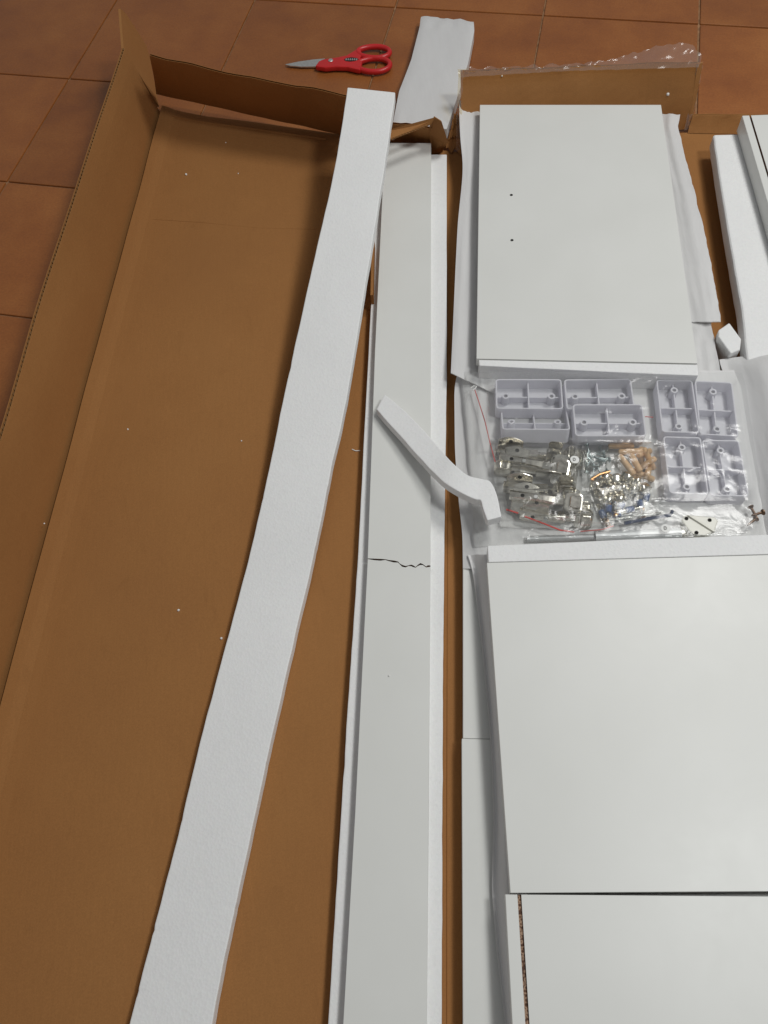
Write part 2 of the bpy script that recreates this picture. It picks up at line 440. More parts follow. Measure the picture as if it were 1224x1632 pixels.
# torn corner flap at the far end of that wall
def board(name, pts, thick=.004, nrm=None, parent=carton, mat=CARD):
    P = [Vector(p) for p in pts]
    n = (nrm or (P[1]-P[0]).cross(P[2]-P[0])).normalized()
    return mesh(name, *prism(P, thick, n), mat, parent)
def on_plane(x, y, p0, n):
    d = fw*FPX + rt*(x-612) - up*(y-816); o = Vector((0, 0, CAM_H)); return o+d*((p0-o).dot(n)/d.dot(n))
k0, k1, k2 = at(253.5, 170, .007), at(197, 78, .146), at(192, 14, .156)
kn = (k1-k0).cross(k2-k0).normalized()
board('corner_flap', [on_plane(x, y, k0, kn) for x, y in [(253.5, 170), (197, 77), (192, 14), (201, 22), (216, 45), (233, 72), (239, 92), (246, 130)]], .004, Vector((-1, -.1, .1)))
0 and board('corner_flap', [at(253.5, 170, .007), at(197, 78, .118), at(192, 14, .132), at(201, 22, .129), at(216, 45, .122), at(233, 72, .105), at(239, 92, .096), at(246, 130, .05)], .004, Vector((-1, -.1, .1)))
# far wall pieces
FL0, FL1 = at(249, 150, .032), at(548, 216, .008)
FT0, FT1 = at(239, 86, .150), at(572, 158, .130)
corr('end_flap', [FL0, FL1, FT1, FT0], seg=24, wob=.003, nrm=Vector((.2, 1, 0)), curve=-.006)
# crumpled middle piece of the far wall, folded towards the viewer
A_ = at(596, 213, .108); Bp = at(693, 187, .106); Cp = at(704, 194, .100); Dp = at(714, 226, .055); Ep = at(704, 242, .008); Fp = at(689, 246, .008)
Gp = at(684, 214, .055); Hp = at(596, 231, .101); Ip = at(687, 196, .098)
cr = merge(prism([A_, Bp, Ip, Hp], .0045, Vector((0, .3, -1)).normalized()),
           prism([Bp, Cp, Dp, Gp], .0035, Vector((-.2, .9, 0)).normalized()),
           prism([Gp, Dp, Ep, Fp], .0035, Vector((-.2, .9, 0)).normalized()),
           prism([Ip, Bp, Gp], .003, Vector((-.2, .9, 0)).normalized()))
mesh('crumpled_flap', *cr, CARD, carton)
corr('inner_back_wall', [at(560, 219, .007), at(706, 242, .007), at(700, 206, .075), at(560, 186, .085)], flutes=False, seg=16, wob=.003, nrm=Vector((.2, 1, 0)))
# fluted torn lip of that crumple
vs, fs = [], []
for i in range(41):
    u = i/40; p = Hp.lerp(Ip, u)+Vector((0, -.0006, .0006)); dz = .0034 if i % 2 else .0008
    vs += [p-Vector((0, 0, dz)), p+Vector((0, .012, -dz))]
mesh('torn_edge', vs, [[2*i, 2*i+1, 2*i+3, 2*i+2] for i in range(40)], KRAFT, carton)
# tall flap behind the upper panel
RB0, RB1 = at(735, 240, .007), at(1094, 206, .007)
RT0, RT1 = at(734, 113, .105), at(1113, 101, .108)
corr('end_flap', [RB0, RB1, RT1, RT0], seg=30, wob=.0018, nrm=Vector((.15, 1, 0)))
board('flap_side', [at(1094, 207, .007), at(1112, 102, .107), at(1120, 100, .107), at(1106, 180, .03), at(1098, 207, .007)], .003, Vector((.3, 1, .1)))
# crumpled joint left of that flap
def crumple(name, quad, n=7, m=10, amp=.006, seed=0.0, mat=CARD, thick=.003, nrm=Vector((0, 1, .2)), parent=carton):
    a, b, c, d = [Vector(q) for q in quad]; gr = []
    nn = nrm.normalized()
    for i in range(n+1):
        rr = []
        for j in range(m+1):
            u, v = i/n, j/m; q = a.lerp(b, u).lerp(d.lerp(c, u), v)
            q += nn*amp*(nz(u*4+seed, v*5, seed)+.6*nz(u*9, v*11+seed, 3+seed)); rr.append(q)
        gr.append(rr)
    return mesh(name, *shell(gr, nn*thick), mat, parent)
crumple('torn_joint', [at(711, 238, .010), at(737, 245, .010), at(734, 186, .045), at(724, 184, .045)], amp=.010, seed=4.2)
# low far wall on the right
corr('low_wall', [at(1096, 212, .007), at(1260, 216, .007), at(1260, 186, .03), at(1104, 183, .03)], seg=14, wob=.0012, nrm=Vector((.2, 1, 0)), flutes=False)
board('wall_crease', [at(1098, 205, .0125), at(1190, 206, .0125), at(1190, 202, .0150), at(1098, 201, .0150)], .004, Vector((0, 1, 0)))
# small stub standing left of the cracked board
st0, st1 = at(594.5, 470, .045), at(596.5, 381, .045)
s_ = px_*.004
mesh('divider_stub', *prism([st0-s_, st0, st1, st1-s_], .038), CARD, carton)
ridge([at(x, y, ZC) for x, y in [(572, 490), (580, 492), (592, 493)]], .003, .002)
# packing tape along the tall flap rim and down its corner
def tape_strip(name, bot, top, amp, seed, n=40, m=5):
    gr = []
    for i in range(n+1):
        u = i/n; b_ = lerp_poly(bot, u); t_ = lerp_poly(top, u); rr = []
        for j in range(m+1):
            v = j/m; q = b_.lerp(t_, v)
            q += Vector((nz(u*30, v*3, seed)*.5, nz(u*26+4, v*3, seed+2), .8*nz(u*31, v*4+7, seed+5)))*amp*(.25+v)
            rr.append(q)
        gr.append(rr)
    return mesh(name, *openg(gr), TAPE, carton, smooth=True)
tape_strip('packing_tape', [at(731, 122, .104)+Vector((0, -.002, 0)), at(900, 112, .106)+Vector((0, -.002, 0)), at(1113, 106, .107)+Vector((0, -.002, 0))],
           [at(729, 110, .106), at(820, 106, .107), at(900, 103, .108), at(960, 98, .108), at(1010, 84, .112), at(1050, 74, .118), at(1080, 67, .122), at(1106, 72, .12), at(1118, 94, .108)], .005, 1.0, 90, 9)
tape_strip('packing_tape', [at(727, 240, .012), at(727, 190, .05), at(729, 150, .09), at(731, 112, .105)],
           [at(737, 240, .012), at(736, 190, .05), at(737, 150, .09), at(738, 112, .107)], .005, 6.0, 24, 4)
tape_strip('packing_tape', [at(1090, 208, .010), at(1101, 160, .05), at(1110, 104, .106)],
           [at(1100, 205, .010), at(1110, 160, .05), at(1121, 98, .108)], .004, 9.0, 24, 4)

# ---------------------------------------------------------------- scissors
sc = root('scissors', at(540, 97, 0), 'red handled kitchen scissors lying on the tiles behind the carton', 'scissors')
def pl(pts, z0, z1, name, mat, parent=sc, bevel=.0012):
    return mesh(name, *prism([at(x, y, z1) for x, y in pts], z1-z0), mat, parent, bevel=bevel, seg=2)
pl([(454, 102.5), (475, 98), (500, 94.5), (518, 93), (512, 105.5), (480, 106), (462, 104.5)], .003, .0055, 'blade', STEEL, bevel=.0005)
pl([(456, 103.5), (480, 106.5), (512, 107.5), (508, 104), (480, 103)], .0012, .0029, 'blade', STEEL, bevel=.0004)
body = pl([(502, 105), (508, 97), (516, 93.5), (535, 91), (552, 87.5), (566, 79), (574, 76), (577, 86), (574, 92), (577, 99), (574, 111), (566, 109.5), (553, 106.5), (535, 106), (518, 107.5)], .003, .0125, 'handle', RED, bevel=.003)
def loop(cx, cy, rx, ry, tilt, z):
    path = []
    for k in range(36):
        q = 2*math.pi*k/36; x, y = rx*math.cos(q), ry*math.sin(q)
        x *= 1.0; y *= (1.0+.10*math.cos(q))
        path.append(at(cx+x*math.cos(tilt)-y*math.sin(tilt), cy+x*math.sin(tilt)+y*math.cos(tilt), z))
    return mesh('finger_loop', *tube(path, (.0055, .0050), 10, True), RED, sc, smooth=True)
loop(595.5, 83.5, 25.5, 9.0, R(0), .0085); loop(595, 104, 26.5, 10.5, R(-2), .0075)
pv = at(527, 96.8, .0122); mesh('pivot', *lathe([(.0048, 0), (.0048, .0012), (.004, .002)], 20, c=pv), STEEL, sc, bevel=0)
pl([(548, 95), (552, 92.3), (560, 91.2), (568, 92.2), (572, 94.2), (566, 97), (558, 98), (551, 97.2)], .0118, .0129, 'grip_opening', DARK, bevel=0)
for k in range(6):
    x = 550.5+k*3.3
    pl([(x, 95.6), (x+.6, 93.2), (x+2.2, 93), (x+2.4, 95.2)], .0126, .0142, 'tooth', STEEL, bevel=0)

# ---------------------------------------------------------------- foam offcuts and packaging
def strip(name, tab, thick, mat, label, cat, cross=5, sub=4, rough=.0006, group=None, bev=.0015):
    """bar given as rows (left px, right px, y left, y right, z top) -> a closed bar of that thickness"""
    rows = []
    for a, b in zip(tab, tab[1:]):
        for k in range(sub): rows.append([p+(q-p)*k/sub for p, q in zip(a, b)])
    rows.append(list(tab[-1])); gr = []
    for i, (xl, xr, yl, yr, z) in enumerate(rows):
        a, b = at(xl, yl, z), at(xr, yr, z); rr = []
        for j in range(cross+1):
            q = a.lerp(b, j/cross)
            e = nz(q.x*40, q.y*40, 1.7+len(label))*rough
            ch = max(0.0, nz(q.x*90, q.y*90, 5.1+j)-.42)*.003
            if j in (0, cross): q += (b-a).normalized()*(e*1.3+(ch if j == 0 else -ch)); q.z -= ch*.5
            q.z += e*.6; rr.append(q)
        gr.append(rr)
    o = mesh(name, *shell(gr, Vector((0, 0, -thick))), mat, bevel=bev, seg=2)
    return tag(o, label, cat, group)
def subdiv_tab(tab):
    # Catmull-Rom so that bars bend smoothly
    out = []
    n = len(tab)
    for i in range(n-1):
        p0, p1, p2, p3 = tab[max(i-1, 0)], tab[i], tab[i+1], tab[min(i+2, n-1)]
        for k in range(5):
            t = k/5
            out.append([.5*((2*b)+(-a+c)*t+(2*a-5*b+4*c-d)*t*t+(-a+3*b-3*c+d)*t**3) for a, b, c, d in zip(p0, p1, p2, p3)])
    out.append(list(tab[-1])); return out
LT = [(554, 630, 139, 147, .152), (532, 611, 274, 277, .122), (499, 587, 420, 424, .092), (452, 552, 633, 636, .056), (431.6, 530, 735, 737, .041), (397, 499, 887, 889, .029),
      (367, 473, 1000, 1001, .0245), (320, 433, 1177, 1177, .0235), (284, 400, 1329, 1329, .0235), (238, 362, 1507, 1507, .0235), (206, 338, 1632, 1632, .0235), (176, 318, 1742, 1742, .0235)]
strip('foam_strip', subdiv_tab(LT), .017, FOAM, 'long bowed white polystyrene strip lying across the bare left side of the carton', 'foam strip', sub=4, rough=.0005)
# foil-wrapped bar at the top of the picture
gr = []
for i in range(31):
    v = i/30
    xl = interp([(0, 671), (.1, 669), (.4, 655.6), (.7, 636), (1, 624)], v); yl = interp([(0, 22), (.4, 93), (.7, 144), (1, 205)], v)
    xr = interp([(0, 755), (.1, 756), (.4, 746), (.7, 731), (1, 712)], v); yr = interp([(0, 30), (.4, 100), (.7, 147), (1, 204)], v)
    z = interp([(0, .025), (.05, .025), (.4, .031), (.7, .038), (1, .045)], v)
    a, b = at(xl, yl, z), at(xr, yr, z); rr = []
    for j in range(17):
        u = j/16; q = a.lerp(b, u)
        edge = 1-(2*u-1)**10
        q.z += -.002*(1-edge) + .0010*nz(u*2, v*4, 2.2)+.0007*nz(u*9, v*16, 4)+ (.0035*nz(u*6, v*34, 5) if v < .12 or v > .9 else 0) - .004*ss(.05, 0, v)
        rr.append(q)
    gr.append(rr)
o = mesh('wrapped_foam_bar', *shell(gr, Vector((0, 0, -.022))), WRAP, smooth=True)
tag(o, 'flat white foam-wrapped bar propped on the back edge of the carton beside the scissors', 'foam bar')
# foam bed under the cracked board
bed = [(604, 712, 246, 246, .0245), (585, 712, 600, 600, .0245), (571, 708, 880, 880, .0245), (556, 706, 1100, 1100, .0245), (543, 705.5, 1300, 1300, .0245), (523, 704, 1632, 1632, .0245), (512, 703, 1760, 1760, .0245)]
strip('foam_bed', bed, .018, FOAM, 'white polystyrene bed under the long cracked white board', 'foam strip', sub=10, cross=6, rough=.0004)
mesh_r = [(689, 712, 246, 246, .030), (689, 711, 420, 420, .029), (689, 710, 640, 640, .0265)]
# ---------------------------------------------------------------- cracked board
ZB = .0405
cb = root('cracked_board', at(640, 900, .0245), 'long narrow white board cracked right across, on the polystyrene bed', 'board')
crk = [(586.2, 890), (596, 890.2), (606.3, 890.7), (614, 891.2), (620, 892.5), (628, 893.3), (634.3, 894.8), (637.2, 898), (641, 900.2), (646.4, 902), (651, 901), (655.5, 899.8), (659, 901.2), (662.4, 903.5), (666, 900), (670, 897.3), (674, 899), (679, 902.8), (682, 900.8), (686, 901.2)]
cr3 = [at(x, y, ZB) for x, y in crk]
def lb(y): return interp([(228, 613.5), (282, 610), (600, 596), (890, 586.2), (1300, 566), (1632, 546.6), (1760, 540)], y)
def rb(y): return interp([(228, 687), (600, 687), (900, 686), (1000, 684), (1300, 683), (1632, 680), (1760, 679)], y)
def piece(name, outline, jag, zoff=0):
    pts = [p.copy() for p in outline]+[p.copy() for p in jag]
    vs, fs = prism(pts, .016); k = len(outline); n = len(pts)
    mids = [0, 0]+[1 if (k <= i < n-1) else 0 for i in range(n)]
    return mesh(name, vs, fs, [MEL, PART], cb, mids=mids)
piece('board_piece', [at(rb(228), 228, ZB), at(lb(228), 228, ZB), at(lb(560), 560, ZB)], cr3)
off = -ax*.0016
cr4 = [p+off*(1.0+.55*math.sin(i*1.9))+Vector((0, 0, -.0006)) for i, p in enumerate(reversed(cr3))]
piece('board_piece', [at(lb(1300), 1300, ZB), at(lb(1760), 1760, ZB), at(rb(1760), 1760, ZB), at(rb(1300), 1300, ZB)], cr4)
# dark core showing in the crack
o = mesh('broken_core', *prism([p+ax*.001 for p in cr3]+[p+Vector((0, 0, 0)) for p in cr4], .001), PART, cb)
for v in o.data.vertices: v.co.z -= .011
# bent foam offcut lying over the cracked board
gr = []
bent = [((600, 652), (613, 628), .0565), ((640, 697), (655, 664), .063), ((680, 741), (699, 712), .072), ((708, 769), (722, 738), .081), ((735, 785), (745, 756), .084), ((757, 795), (768, 763), .083), ((766, 797), (782, 768), .083), ((770, 810), (792, 790), .083), ((777, 829), (800, 823), .083)]
o = None
tab = subdiv_tab([(a[0], b[0], a[1], b[1], z) for a, b, z in bent])
o = strip('foam_offcut', tab, .0155, FOAM, 'bent white foam offcut bridging the cracked board and the hardware', 'foam offcut', sub=1, cross=4, rough=.0007)

# ---------------------------------------------------------------- lower boards
ZL = .0300
def quadboard(name, px, z, thick, label, cat='board', bevel=.0006, mat=MEL, group=None):
    o = mesh(name, *prism([at(x, y, z) for x, y in px], thick), mat, bevel=bevel)
    return tag(o, label, cat, group)
lo_n = [at(736, 1177, ZL), at(738, 1632, ZL)]; d = (lo_n[1]-lo_n[0]).normalized(); r_ = Vector((-d.y, d.x, 0))
a = lo_n[0]; b = a+d*.75
o = mesh('lower_board', *prism([a, b, b+r_*.55, a+r_*.55], .023), MEL, bevel=.0006)
tag(o, 'white board at the bottom of the stack, its left edge showing below the joint', 'board')
a = at(738, 1176.5, ZL-.0015); dd = (at(738, 950, ZL)-a).normalized()
b = a+dd*.93
o = mesh('lower_board', *prism([a, b, b+r_*.33, a+r_*.33], .0215), MEL, bevel=.0006)
tag(o, 'white board at the bottom of the stack, behind the joint with the nearer one', 'board')

# ---------------------------------------------------------------- foam wrap sheets
def wrap(name, lt, rt_, zf, y0, y1, n, m, label, amp=.0015, seed=0.0, thick=.0016, pleat=9.0, mat=WRAP, frill=.0, rag=1.5):
    gr = []
    for i in range(n+1):
        y = y0+(y1-y0)*i/n; v = i/n; rr = []
        for j in range(m+1):
            u = j/m
            z = zf(u, v); p = at(smoothtab(lt, y)*(1-u)+(interp(rt_, y)+rag*(nz(y*.06, seed)+.6*nz(y*.17, seed+2)))*u, y+frill*(u-.5), z)
            p.z += amp*(nz(u*pleat, v*2.2, seed)+.5*nz(u*pleat*2.3, v*5, seed+3)+.5*nz(u*2, v*14, seed+8))
            rr.append(p)
        gr.append(rr)
    o = mesh(name, *shell(gr, Vector((0, 0, -thick))), mat, smooth=True)
    return tag(o, label, 'foam wrap')
# left of the upper panel: rises from a trough beside the panel to a free lip
wrap('foam_wrap', [(172, 731.5), (230, 733), (278, 738), (306, 736.5), (371, 729.6), (442, 726), (512, 723), (612, 718.5)], [(172, 790), (612, 790)],
     lambda u, v: .056-.002*ss(0, .75, u)-.008*ss(.0, .35, v)+.006*ss(.12, .0, u)*ss(.3, 0, v), 176, 611, 70, 18, 'pale foam wrap sheet sticking out left of the upper white panel', .0022, 1.3, pleat=7, frill=34)
# right of the upper panel
wrap('foam_wrap', [(172, 1022), (590, 1082)], [(180, 1085), (203, 1081), (245, 1090.6), (297, 1106), (323, 1110.5), (346, 1117), (400, 1129), (416, 1132), (465, 1141), (505, 1149), (525, 1151)],
     lambda u, v: .036+.009*ss(.35, .8, u)-.003*ss(.9, 1, u)*(.6+nz(v*13, 2)), 182, 512, 90, 20, 'pale ragged foam wrap sheet sticking out right of the upper white panel', .0022, 4.3, pleat=6)
wrap('foam_wrap', [(500, 1085), (600, 1090)], [(496, 1130), (520, 1134), (578, 1146), (612, 1152)],
     lambda u, v: .030+.008*u, 496, 612, 20, 12, 'small corner of foam wrap between the upper panel and the plastic blocks', .003, 7.0, pleat=4)
# floor of the hardware gap
wrap('foam_wrap', [(596, 729), (614, 724), (717, 725), (800, 731), (850, 737), (905, 738)], [(596, 1215), (905, 1260)],
     lambda u, v: .0405-.004*ss(.1, .02, u)-.005*ss(.04, 0, u), 590, 906, 46, 60, 'foam wrap sheet lining the gap that holds the hardware', .0016, 9.0, pleat=26)
# along the left edge of the near panels
wrap('foam_wrap', [(860, 738), (870, 741), (907, 753), (1002, 765), (1125, 777), (1220, 784), (1309, 786), (1418, 784), (1513, 791), (1632, 805), (1700, 812)], [(860, 800), (900, 800), (1420, 840), (1700, 850)],
     lambda u, v: .0345+.0205*ss(0, .55, u)+.003*ss(.1, 0, u), 884, 1690, 80, 14, 'foam wrap edge folded along the left side of the two large near panels', .0018, 12.0, pleat=5)
# rolled wrap right of the plastic blocks
def zr(u, v): return .038+.030*ss(.05, .9, u)**.8*ss(0, .06, v+.02)
wrap('foam_wrap', [(560, 1146), (578, 1147), (610, 1168), (700, 1184), (790, 1201), (868, 1215)], [(560, 1246), (868, 1276)], zr, 566, 872, 40, 22,
     'thick white foam wrap rolling up to the right of the plastic blocks', .0012, 14.0, pleat=5, frill=-14)

# ---------------------------------------------------------------- upper panel on its foam board
ZF, ZP = .0580, .0740
def board_px(name, px, z, thick, label, cat, mat, rough=0, bevel=.0012):
    o = mesh(name, *prism([at(x, y, z) for x, y in px], thick), mat, bevel=bevel)
    return tag(o, label, cat)
board_px('foam_board', [(1040, 200), (786, 200), (770, 562), (1090, 568)], ZF, .019, 'white polystyrene board tucked under the upper panel', 'foam board', FOAM)
board_px('foam_edging', [(763, 573.2), (764, 582.5), (830, 586), (900, 589), (1000, 594), (1113, 598.5), (1112, 581)], .0752, .0345, 'white polystyrene edging along the front of the upper panel', 'foam strip', FOAM, bevel=.0014)
up_ = root('furniture_board', at(930, 380, ZF), 'upper white panel with two small drilled holes, nearest the back flap', 'panel')
pa = at(759.5, 571.5, ZP); pb = at(765, 167, ZP); pc = at(1053.5, 167, ZP); pd = at(1111.5, 579, ZP)
pnl = mesh('panel_board', *prism([pa, pd, pc, pb], .0155), MEL, up_, bevel=.0005)
for (x, y) in ((815, 311), (816, 383)):
    c = at(x, y, ZP)
    vs = [c+Vector((.0033*math.cos(k*.314), .0033*math.sin(k*.314), .0001)) for k in range(20)]
    vi = [c+Vector((.0024*math.cos(k*.314), .0024*math.sin(k*.314), .0003)) for k in range(20)]
    rim = mesh('drilled_hole', [v+Vector((0, 0, -.0005)) for v in vs]+vi, [[k, (k+1) % 20, 20+(k+1) % 20, 20+k] for k in range(20)], MEL, pnl, org=ORG[up_])
    mesh('hole_core', *lathe([(.0024, 0), (.0024, .0004)], 20, c=c), DARK, up_)

# ---------------------------------------------------------------- near panels
a = at(777, 870.5, ZF); b = at(900, 865.5, ZF); c = at(1128, 856, ZF); e = at(1300, 849, ZF)
a = at(777, 869.5, ZP); b = at(900, 864.5, ZP); c = at(1128, 855.5, ZP); e = at(1300, 849, ZP)
mesh_o = mesh('foam_edging', *prism([a, at(778.5, 896, ZP), at(1000, 889.7, ZP), at(1300, 881, ZP), e, c, at(1000, 859.5, ZP), b], .034), FOAM, bevel=.0012)
tag(mesh_o, 'white polystyrene edging between the hardware and the large middle panel', 'foam strip')
m0, m1 = at(776, 897, ZP), at(813.5, 1423, ZP)
dm = (m1-m0).normalized(); rm = Vector((-dm.y, dm.x, 0)); Lm = (m1-m0).length
def tilted(pts, dz): return [p+Vector((0, 0, z)) for p, z in zip(pts, dz)]
o = mesh('furniture_board', *prism([m0, m1, m1+rm*.40+dm*.0006, m0+rm*.40+Vector((0, 0, .0))], .0155), MEL, bevel=.0005)
tag(o, 'large plain white panel in front of the hardware, catching the lamp glare', 'panel')
def grooved(name, c0, dl, dr, Lg, Wd, z, thick, g0, g1, depth, label, cat='panel'):
    """panel with one routed groove parallel to its left edge"""
    prof = [(0, z-thick), (0, z-.0005), (.0005, z), (g0, z), (g0, z-depth), (g1, z-depth), (g1, z), (Wd, z), (Wd, z-thick)]
    nseg = 2; vs, fs, mid = [], [], []
    rt = root(name, Vector((c0.x, c0.y, z-thick)), label, cat)
    def build(nm, idx, mat):
        vv, ff = [], []; n = len(idx)
        for s in range(2):
            for k in idx:
                p = c0+dl*(Lg*s)+dr*prof[k][0]; vv.append(Vector((p.x, p.y, prof[k][1])))
        for k in range(n-1): ff.append([k, k+1, n+k+1, n+k])
        return vv, ff
    body = merge(build('', [0, 1, 2, 3], MEL), build('', [6, 7, 8, 0], MEL))
    # end faces
    def end(s):
        P = [Vector(((c0+dl*(Lg*s)+dr*x).x, (c0+dl*(Lg*s)+dr*x).y, zz)) for x, zz in prof]
        return P, [list(range(len(P)))]
    body = merge(body, end(0), end(1))
    mesh('panel_board', *body, MEL, rt)
    mesh('groove', *build('', [3, 4, 5, 6], PART), PART, rt)
    return rt
c0 = at(805, 1425.5, ZP-.003); dl = (at(816.4, 1632, ZP-.003)-c0).normalized(); dr = Vector((-dl.y, dl.x, 0))
g0 = (at(824.5, 1426, ZP-.003)-c0).dot(dr); g1 = (at(830.8, 1426, ZP-.003)-c0).dot(dr)
grooved('furniture_board', c0, dl, dr, .50, .42, ZP-.003, .0155, g0, g1, .0022, 'nearest white panel with a raw brown groove along its left side')
o = board_px('foam_board', [(835, 1440), (1300, 1440), (1300, 1800), (840, 1800)], ZF-.003, .016, 'white polystyrene board hidden below the nearest grooved panel', 'foam board', FOAM) if False else None
a = c0+dr*.03-dl*(-.02); mesh_b = mesh('foam_board', *prism([Vector((q.x, q.y, ZP-.0187)) for q in (a, a+dl*.45, a+dl*.45+dr*.36, a+dr*.36)], .0185), FOAM, bevel=.001)
tag(mesh_b, 'white polystyrene board tucked below the nearest grooved panel', 'foam board')

# ---------------------------------------------------------------- right hand side
ZR = .052
rf = [at(1136.5, 214, ZR), at(1145.5, 276, ZR), at(1161.7, 375.6, ZR), at(1183, 497, ZR), at(1189, 559, ZR), at(1191, 574, ZR)]
xr_ = px_*.16
gr = [[p, p+xr_*.1, p+xr_*.5, p+xr_] for p in rf]
gr = []
for i in range(31):
    p = lerp_poly(rf, i/30); p = p+px_*(.0008*nz(i*.7, 1.1)); gr.append([p+xr_*k for k in (0, .3, .6, 1)])
o = mesh('foam_board', *shell(gr, Vector((0, 0, -.026))), FOAM, bevel=.0045, seg=3)
tag(o, 'thick white foam board along the right edge under the grooved panel', 'foam board')
zt = ZR+.030
c0 = at(1183, 184.5, zt); q = at(1224, 327, zt)
dl = (at(1229, 330, zt)-at(1186, 184.5, zt)).normalized(); dr = Vector((-dl.y, dl.x, 0))
# front-left edge of that panel
g0 = (at(1194.5, 186, zt)-c0).dot(dr); g1 = (at(1197.6, 186, zt)-c0).dot(dr)
grooved('furniture_board', c0, dl, dr, .62, .30, zt, .0285, g0, g1, .006, 'thick white panel at the right edge with a dark groove line, on foam')
# small cut block
blk = root('foam_block', at(1163, 545, .041), 'small cut white foam block wedged beside the rolled wrap', 'foam block')
bt = [at(1162.5, 514, .05), at(1181.5, 540, .05), at(1180, 557, .05), at(1164.5, 563, .05), at(1145, 536, .05), at(1145, 526, .05)]
mesh('block_body', *prism(bt, .040, Vector((.05, .08, -1)).normalized()), FOAM, blk, bevel=.0022, seg=3)

# ---------------------------------------------------------------- plastic feet
def rr_poly(w, l, r, n=5):
    out = []
    for cx, cy, a0 in ((w/2-r, l/2-r, 0), (-w/2+r, l/2-r, 90), (-w/2+r, -l/2+r, 180), (w/2-r, -l/2+r, 270)):
        for k in range(n+1):
            q = R(a0+90*k/n); out.append((cx+r*math.cos(q), cy+r*math.sin(q)))
    return out
FL_, FW_, FH_ = .090, .0505, .0225
def foot_proto():
    t = .0021
    o0, o1 = rr_poly(FL_, FW_, .005), rr_poly(FL_-2*t, FW_-2*t, .003); n = len(o0)
    vs = [(x, y, 0) for x, y in o0]+[(x, y, FH_) for x, y in o0]+[(x, y, FH_) for x, y in o1]+[(x*.985, y*.985, .0025) for x, y in o1]
    fs = [list(range(n-1, -1, -1))]
    for s in range(3):
        for k in range(n): fs.append([s*n+k, s*n+(k+1) % n, (s+1)*n+(k+1) % n, (s+1)*n+k])
    fs.append([3*n+k for k in range(n)])
    rt = root('plastic_block', (0, 0, 0), 'x', 'plastic foot')
    mesh('shell', vs, fs, FOOTM, rt, bevel=.0004, seg=1)
    mesh('rib', *box(-FL_/2+t, FL_/2-t, -.0008, .0008, .002, .0145), FOOTM, rt)
    mesh('rib', *box(-.0008, .0008, -FW_/2+t, FW_/2-t, .002, .0165), FOOTM, rt)
    for sx in (-1, 1):
        cx = sx*.031
        b = mesh('screw_boss', *lathe([(.0058, .002), (.0050, .0175), (.0027, .0175), (.0026, .010)], 18, c=(cx, 0, 0)), FOOTM, rt)
        mesh('boss_hole', *lathe([(.0026, .0150), (.0026, .0155)], 18, c=(cx, 0, 0)), HOLEG, b, org=Vector((0, 0, 0)))
    return rt
fp = foot_proto()
ZT = .0640
feet = [([(790, 604), (896, 604), (897, 652), (790, 651)], 'x', 0, 'leftmost flat plastic foot in the back row of the bag'),
        ([(900, 605), (1008, 604), (1010, 651), (901.5, 652)], 'x', -.002, 'plastic foot in the back row, half covered by the one before it'),
        ([(914, 645), (1025, 644), (1030, 695), (915, 694)], 'x', .007, 'plastic foot just above the wooden dowels'),
        ([(1045.4, 603), (1104, 608), (1114, 691.5), (1056.5, 687)], 'y', 0, 'upright plastic foot, back left of the four on the right'),
        ([(1107, 607), (1167, 608), (1177, 696), (1116, 692)], 'y', 0, 'upright plastic foot, back right of the four on the right'),
        ([(1058.7, 691.5), (1115, 700), (1127, 791), (1070, 783)], 'y', 0, 'upright plastic foot, front left of the four on the right'),
        ([(1117.5, 702), (1179, 701), (1197, 790), (1130, 790)], 'y', 0, 'upright plastic foot, front right of the four on the right'),
        ([(797, 654), (904, 655), (908, 680), (801, 680)], 'tilt', 0, 'tilted plastic foot showing its outer wall above the hinges')]
for i, (q, kind, dz, lab) in enumerate(feet):
    o = fp if i == 0 else copy_tree(fp)
    P = [at(x, y, ZT+dz) for x, y in q]
    if kind == 'tilt':
        P = [at(x, y, ZT+(.004 if k > 1 else -.009)) for k, (x, y) in enumerate(q)]
    cen = sum(P, Vector())/4
    if kind == 'y': ex = ((P[0]-P[3])+(P[1]-P[2])).normalized()
    else: ex = ((P[1]-P[0])+(P[2]-P[3])).normalized()
    ref = (P[1]-P[2])+(P[0]-P[3]) if kind != 'y' else (P[0]-P[1])+(P[3]-P[2])
    ez = ex.cross(ref).normalized()
    if ez.z < 0: ez = -ez
    ey = ez.cross(ex)
    Mx = Matrix((ex, ey, ez)).transposed().to_4x4(); Mx.translation = cen-ez*FH_
    lenx = ((P[0]-P[3]).length+(P[1]-P[2]).length)/2 if kind == 'y' else ((P[1]-P[0]).length+(P[2]-P[3]).length)/2
    s = max(.94, min(1.06, lenx/FL_)); o.matrix_world = Mx @ Matrix.Diagonal((s, s if kind != 'tilt' else 1, 1, 1))
    tag(o, lab, 'plastic foot', 'lilac white plastic feet in the hardware bag')

